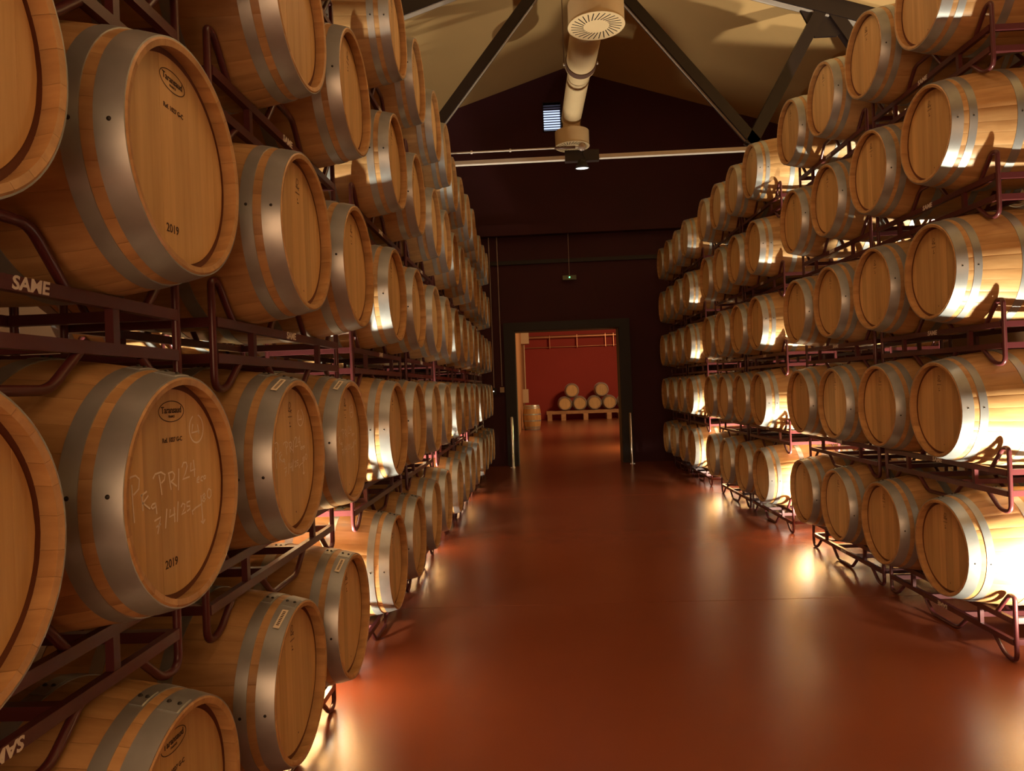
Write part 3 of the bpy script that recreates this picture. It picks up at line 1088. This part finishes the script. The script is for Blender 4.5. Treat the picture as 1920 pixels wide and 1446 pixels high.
def floodlight(x, y, z, aisle, energy, label, size=0.10):
    """aisle = +1 / -1: the side of the aisle, screened off by a barn door"""
    root = bpy.data.objects.new('floodlight', None)
    COL.objects.link(root)
    root.location = (x, y, 0)
    tag(root, label, 'lamp', 'floodlights between the stacks')
    obj('base', MB().box((-0.09, -0.05, 0.0), (0.09, 0.05, 0.012)).mesh('base', M_BLACK), root)
    obj('stem', MB().tube([(0, 0, 0.012), (0, 0, z - 0.03)], 0.012, 8).mesh('stem', M_BLACK), root)
    d = Vector((-0.10 * aisle, 0.42, 1.0)).normalized()
    rot = d.to_track_quat('-Z', 'Y').to_euler()
    hd = obj('lamp_head', MB().box((-size / 2 - 0.012, -0.05, 0.002), (size / 2 + 0.012, 0.05, 0.04)).mesh('lamp_head', M_BLACK), root, (0, 0, z), rot)
    obj('lens', MB().box((-size / 2, -0.04, -0.001), (size / 2, 0.04, 0.002)).mesh('lens', M_FLOOD), hd)
    xb = 0.09 * aisle
    obj('barn_door', MB().box((xb - 0.002, -0.055, z - 0.09), (xb + 0.002, 0.075, z + BARN)).mesh('barn_door', M_BLACK), root)
    p = Vector((x, y, z)) + d * 0.012
    light('floodlight_beam', 'AREA', p, energy, LAMP_COL, p + d, shape='RECTANGLE', size=size, size_y=0.08)


BARN = 0.13
EL = 170
for i, y in enumerate((3.84, 7.30, 10.56)):
    floodlight(-1.46, y, 0.24, 1, EL * (1.15, 1.5, 1.5)[i], f'black floodlight in the {ORD[3 - i]} gap from the end wall, wall-conduit side')
for i, y in enumerate((3.52, 7.22, 10.72)):
    floodlight(2.92, y, 0.24, -1, EL * (1.0, 1.3, 1.2)[i], f'black floodlight in the {ORD[3 - i]} gap from the end wall, away from the conduits')
# uplights in the outer aisles washing the roof
def uplight(x, y, tx, ty, energy, cone, blend, label):
    root = bpy.data.objects.new('floor_uplight', None)
    COL.objects.link(root)
    root.location = (x, y, 0)
    tag(root, label, 'lamp', 'uplights in the outer aisles')
    d = Vector((tx - x, ty - y, 7.0)).normalized()
    obj('base', MB().box((-0.12, -0.12, 0.0), (0.12, 0.12, 0.02)).mesh('base', M_BLACK), root)
    obj('stem', MB().tube([(0, 0, 0.02), (0, 0, 0.20)], 0.016, 8).mesh('stem', M_BLACK), root)
    hd = obj('lamp_head', MB().lathe([(0.0, 0.0), (0.06, 0.0), (0.10, 0.14), (0.092, 0.14), (0.085, 0.125)], 24).mesh('lamp_head', M_BLACK), root, (0, 0, 0.18), d.to_track_quat('Z', 'Y').to_euler())
    obj('lens', MB().lathe([(0.0, 0.128), (0.086, 0.128), (0.086, 0.124), (0.0, 0.124)], 24).mesh('lens', M_FLOOD), hd)
    p = Vector((x, y, 0.18)) + d * 0.16
    light('uplight_beam', 'SPOT', p, energy, LAMP_COL, p + d, spot_size=cone, spot_blend=blend, shadow_soft_size=0.06)


uplight(-4.3, 8.6, -3.2, 9.6, 560, 1.28, 0.25, 'floor uplight in the outer aisle behind the conduit-side racks')
uplight(5.6, 5.4, 4.4, 5.6, 2600, 1.48, 0.06, 'floor uplight in the outer aisle across from the conduits')

# ------------------------------------------------------------------ the room beyond
SY = 33.6
st = bpy.data.objects.new('barrel_stand', None)
COL.objects.link(st)
st.location = (2.0, SY, 0)
tag(st, 'low timber stand carrying stacked barrels against the red wall', 'stand')
b = MB().box((-1.75, 0.0, 0.30), (2.6, 0.16, 0.45))
obj('beam', b.mesh('beam', M_BEAM), st)
b = MB().box((-1.75, 0.65, 0.30), (2.6, 0.81, 0.45))
obj('beam', b.mesh('beam', M_BEAM), st)
b = MB().box((-0.11, 0, 0), (0.11, 0.16, 0.30))
LEG = b.mesh('leg', M_BEAM)
for x in (-1.6, -0.95, 0.1, 1.2, 1.75, 2.45):
    for y in (0.0, 0.65):
        obj('leg', LEG, st, (x, y, 0))
XS0 = 1.02
zs = 0.45 + 0.338
lab = 'oak barrel lying on the timber stand in the red room'
pos = [(1.09, zs, 'first'), (1.79, zs, 'second'), (2.49, zs, 'third'), (3.19, zs, 'fourth'), (3.89, zs, 'fifth')]
for x, z, nth in pos:
    barrel((x + 0.05, SY - 0.08, z), PI / 2, f'oak barrel lying {nth} from the upright barrel on the red room stand', 'barrels in the red room', turn=random.uniform(-6, 6))
barrel((1.49, SY - 0.08, zs + 0.614), PI / 2, 'oak barrel stacked on the first two stand barrels in the red room', 'barrels in the red room')
barrel((2.89, SY - 0.08, zs + 0.614), PI / 2, 'oak barrel stacked on the third and fourth stand barrels in the red room', 'barrels in the red room')
# upright barrel
ub = barrel((0, 0, 0), 0.0, 'upright oak barrel standing on the floor by the red room wall', 'barrels in the red room')
ub.rotation_euler = (0, PI / 2, 0)
ub.location = (-0.36 - RB, 27.2, L / 2)
# wall pipes and boxes
pp = bpy.data.objects.new('ceiling_pipe', None)
COL.objects.link(pp)
pp.location = (0, ROOM_Y1 - 0.3, 4.08)
tag(pp, 'copper-toned pipe run along the top of the red wall', 'pipe')
obj('pipe', MB().tube([(-0.7, 0, 0), (6.3, 0, 0.0)], 0.075, 12).mesh('pipe', M_PIPE), pp)
obj('pipe', MB().tube([(-0.7, 0.1, -0.50), (6.3, 0.1, -0.50)], 0.025, 8).mesh('pipe', M_PIPE), pp)
for x in (0.55, 1.9, 3.3, 3.7):
    obj('hanger', MB().box((x - 0.012, -0.082, -0.56), (x + 0.012, 0.13, 0.085)).mesh('hanger', M_PIPE), pp)
wb = bpy.data.objects.new('wall_cabinet', None)
COL.objects.link(wb)
wb.location = (ROOM_X0, 31.5, 3.55)
tag(wb, 'pale electrical box high on the ochre wall beyond the doorway', 'box')
obj('cabinet_body', MB().box((0, -0.3, 0), (0.35, 0.3, 0.75)).mesh('cabinet_body', M_BOX), wb)
obj('cable', MB().tube([(0.12, 0, 0), (0.12, 0, -2.2)], 0.03, 8).mesh('cable', M_BOX), wb)
obj('lower_box', MB().box((0, -0.2, -2.6), (0.25, 0.2, -2.0)).mesh('lower_box', M_BOX), wb)
# warm lamps of that room
light('room_lamp', 'AREA', (4.4, 24.0, 4.6), 330, (1.0, 0.62, 0.30), (1.6, 33.0, 1.2), shape='RECTANGLE', size=1.2, size_y=0.5)
light('room_lamp', 'AREA', (3.5, 18.0, 0.8), 110, (1.0, 0.70, 0.27), (1.6, 18.2, 0.0), shape='RECTANGLE', size=0.4, size_y=0.4)
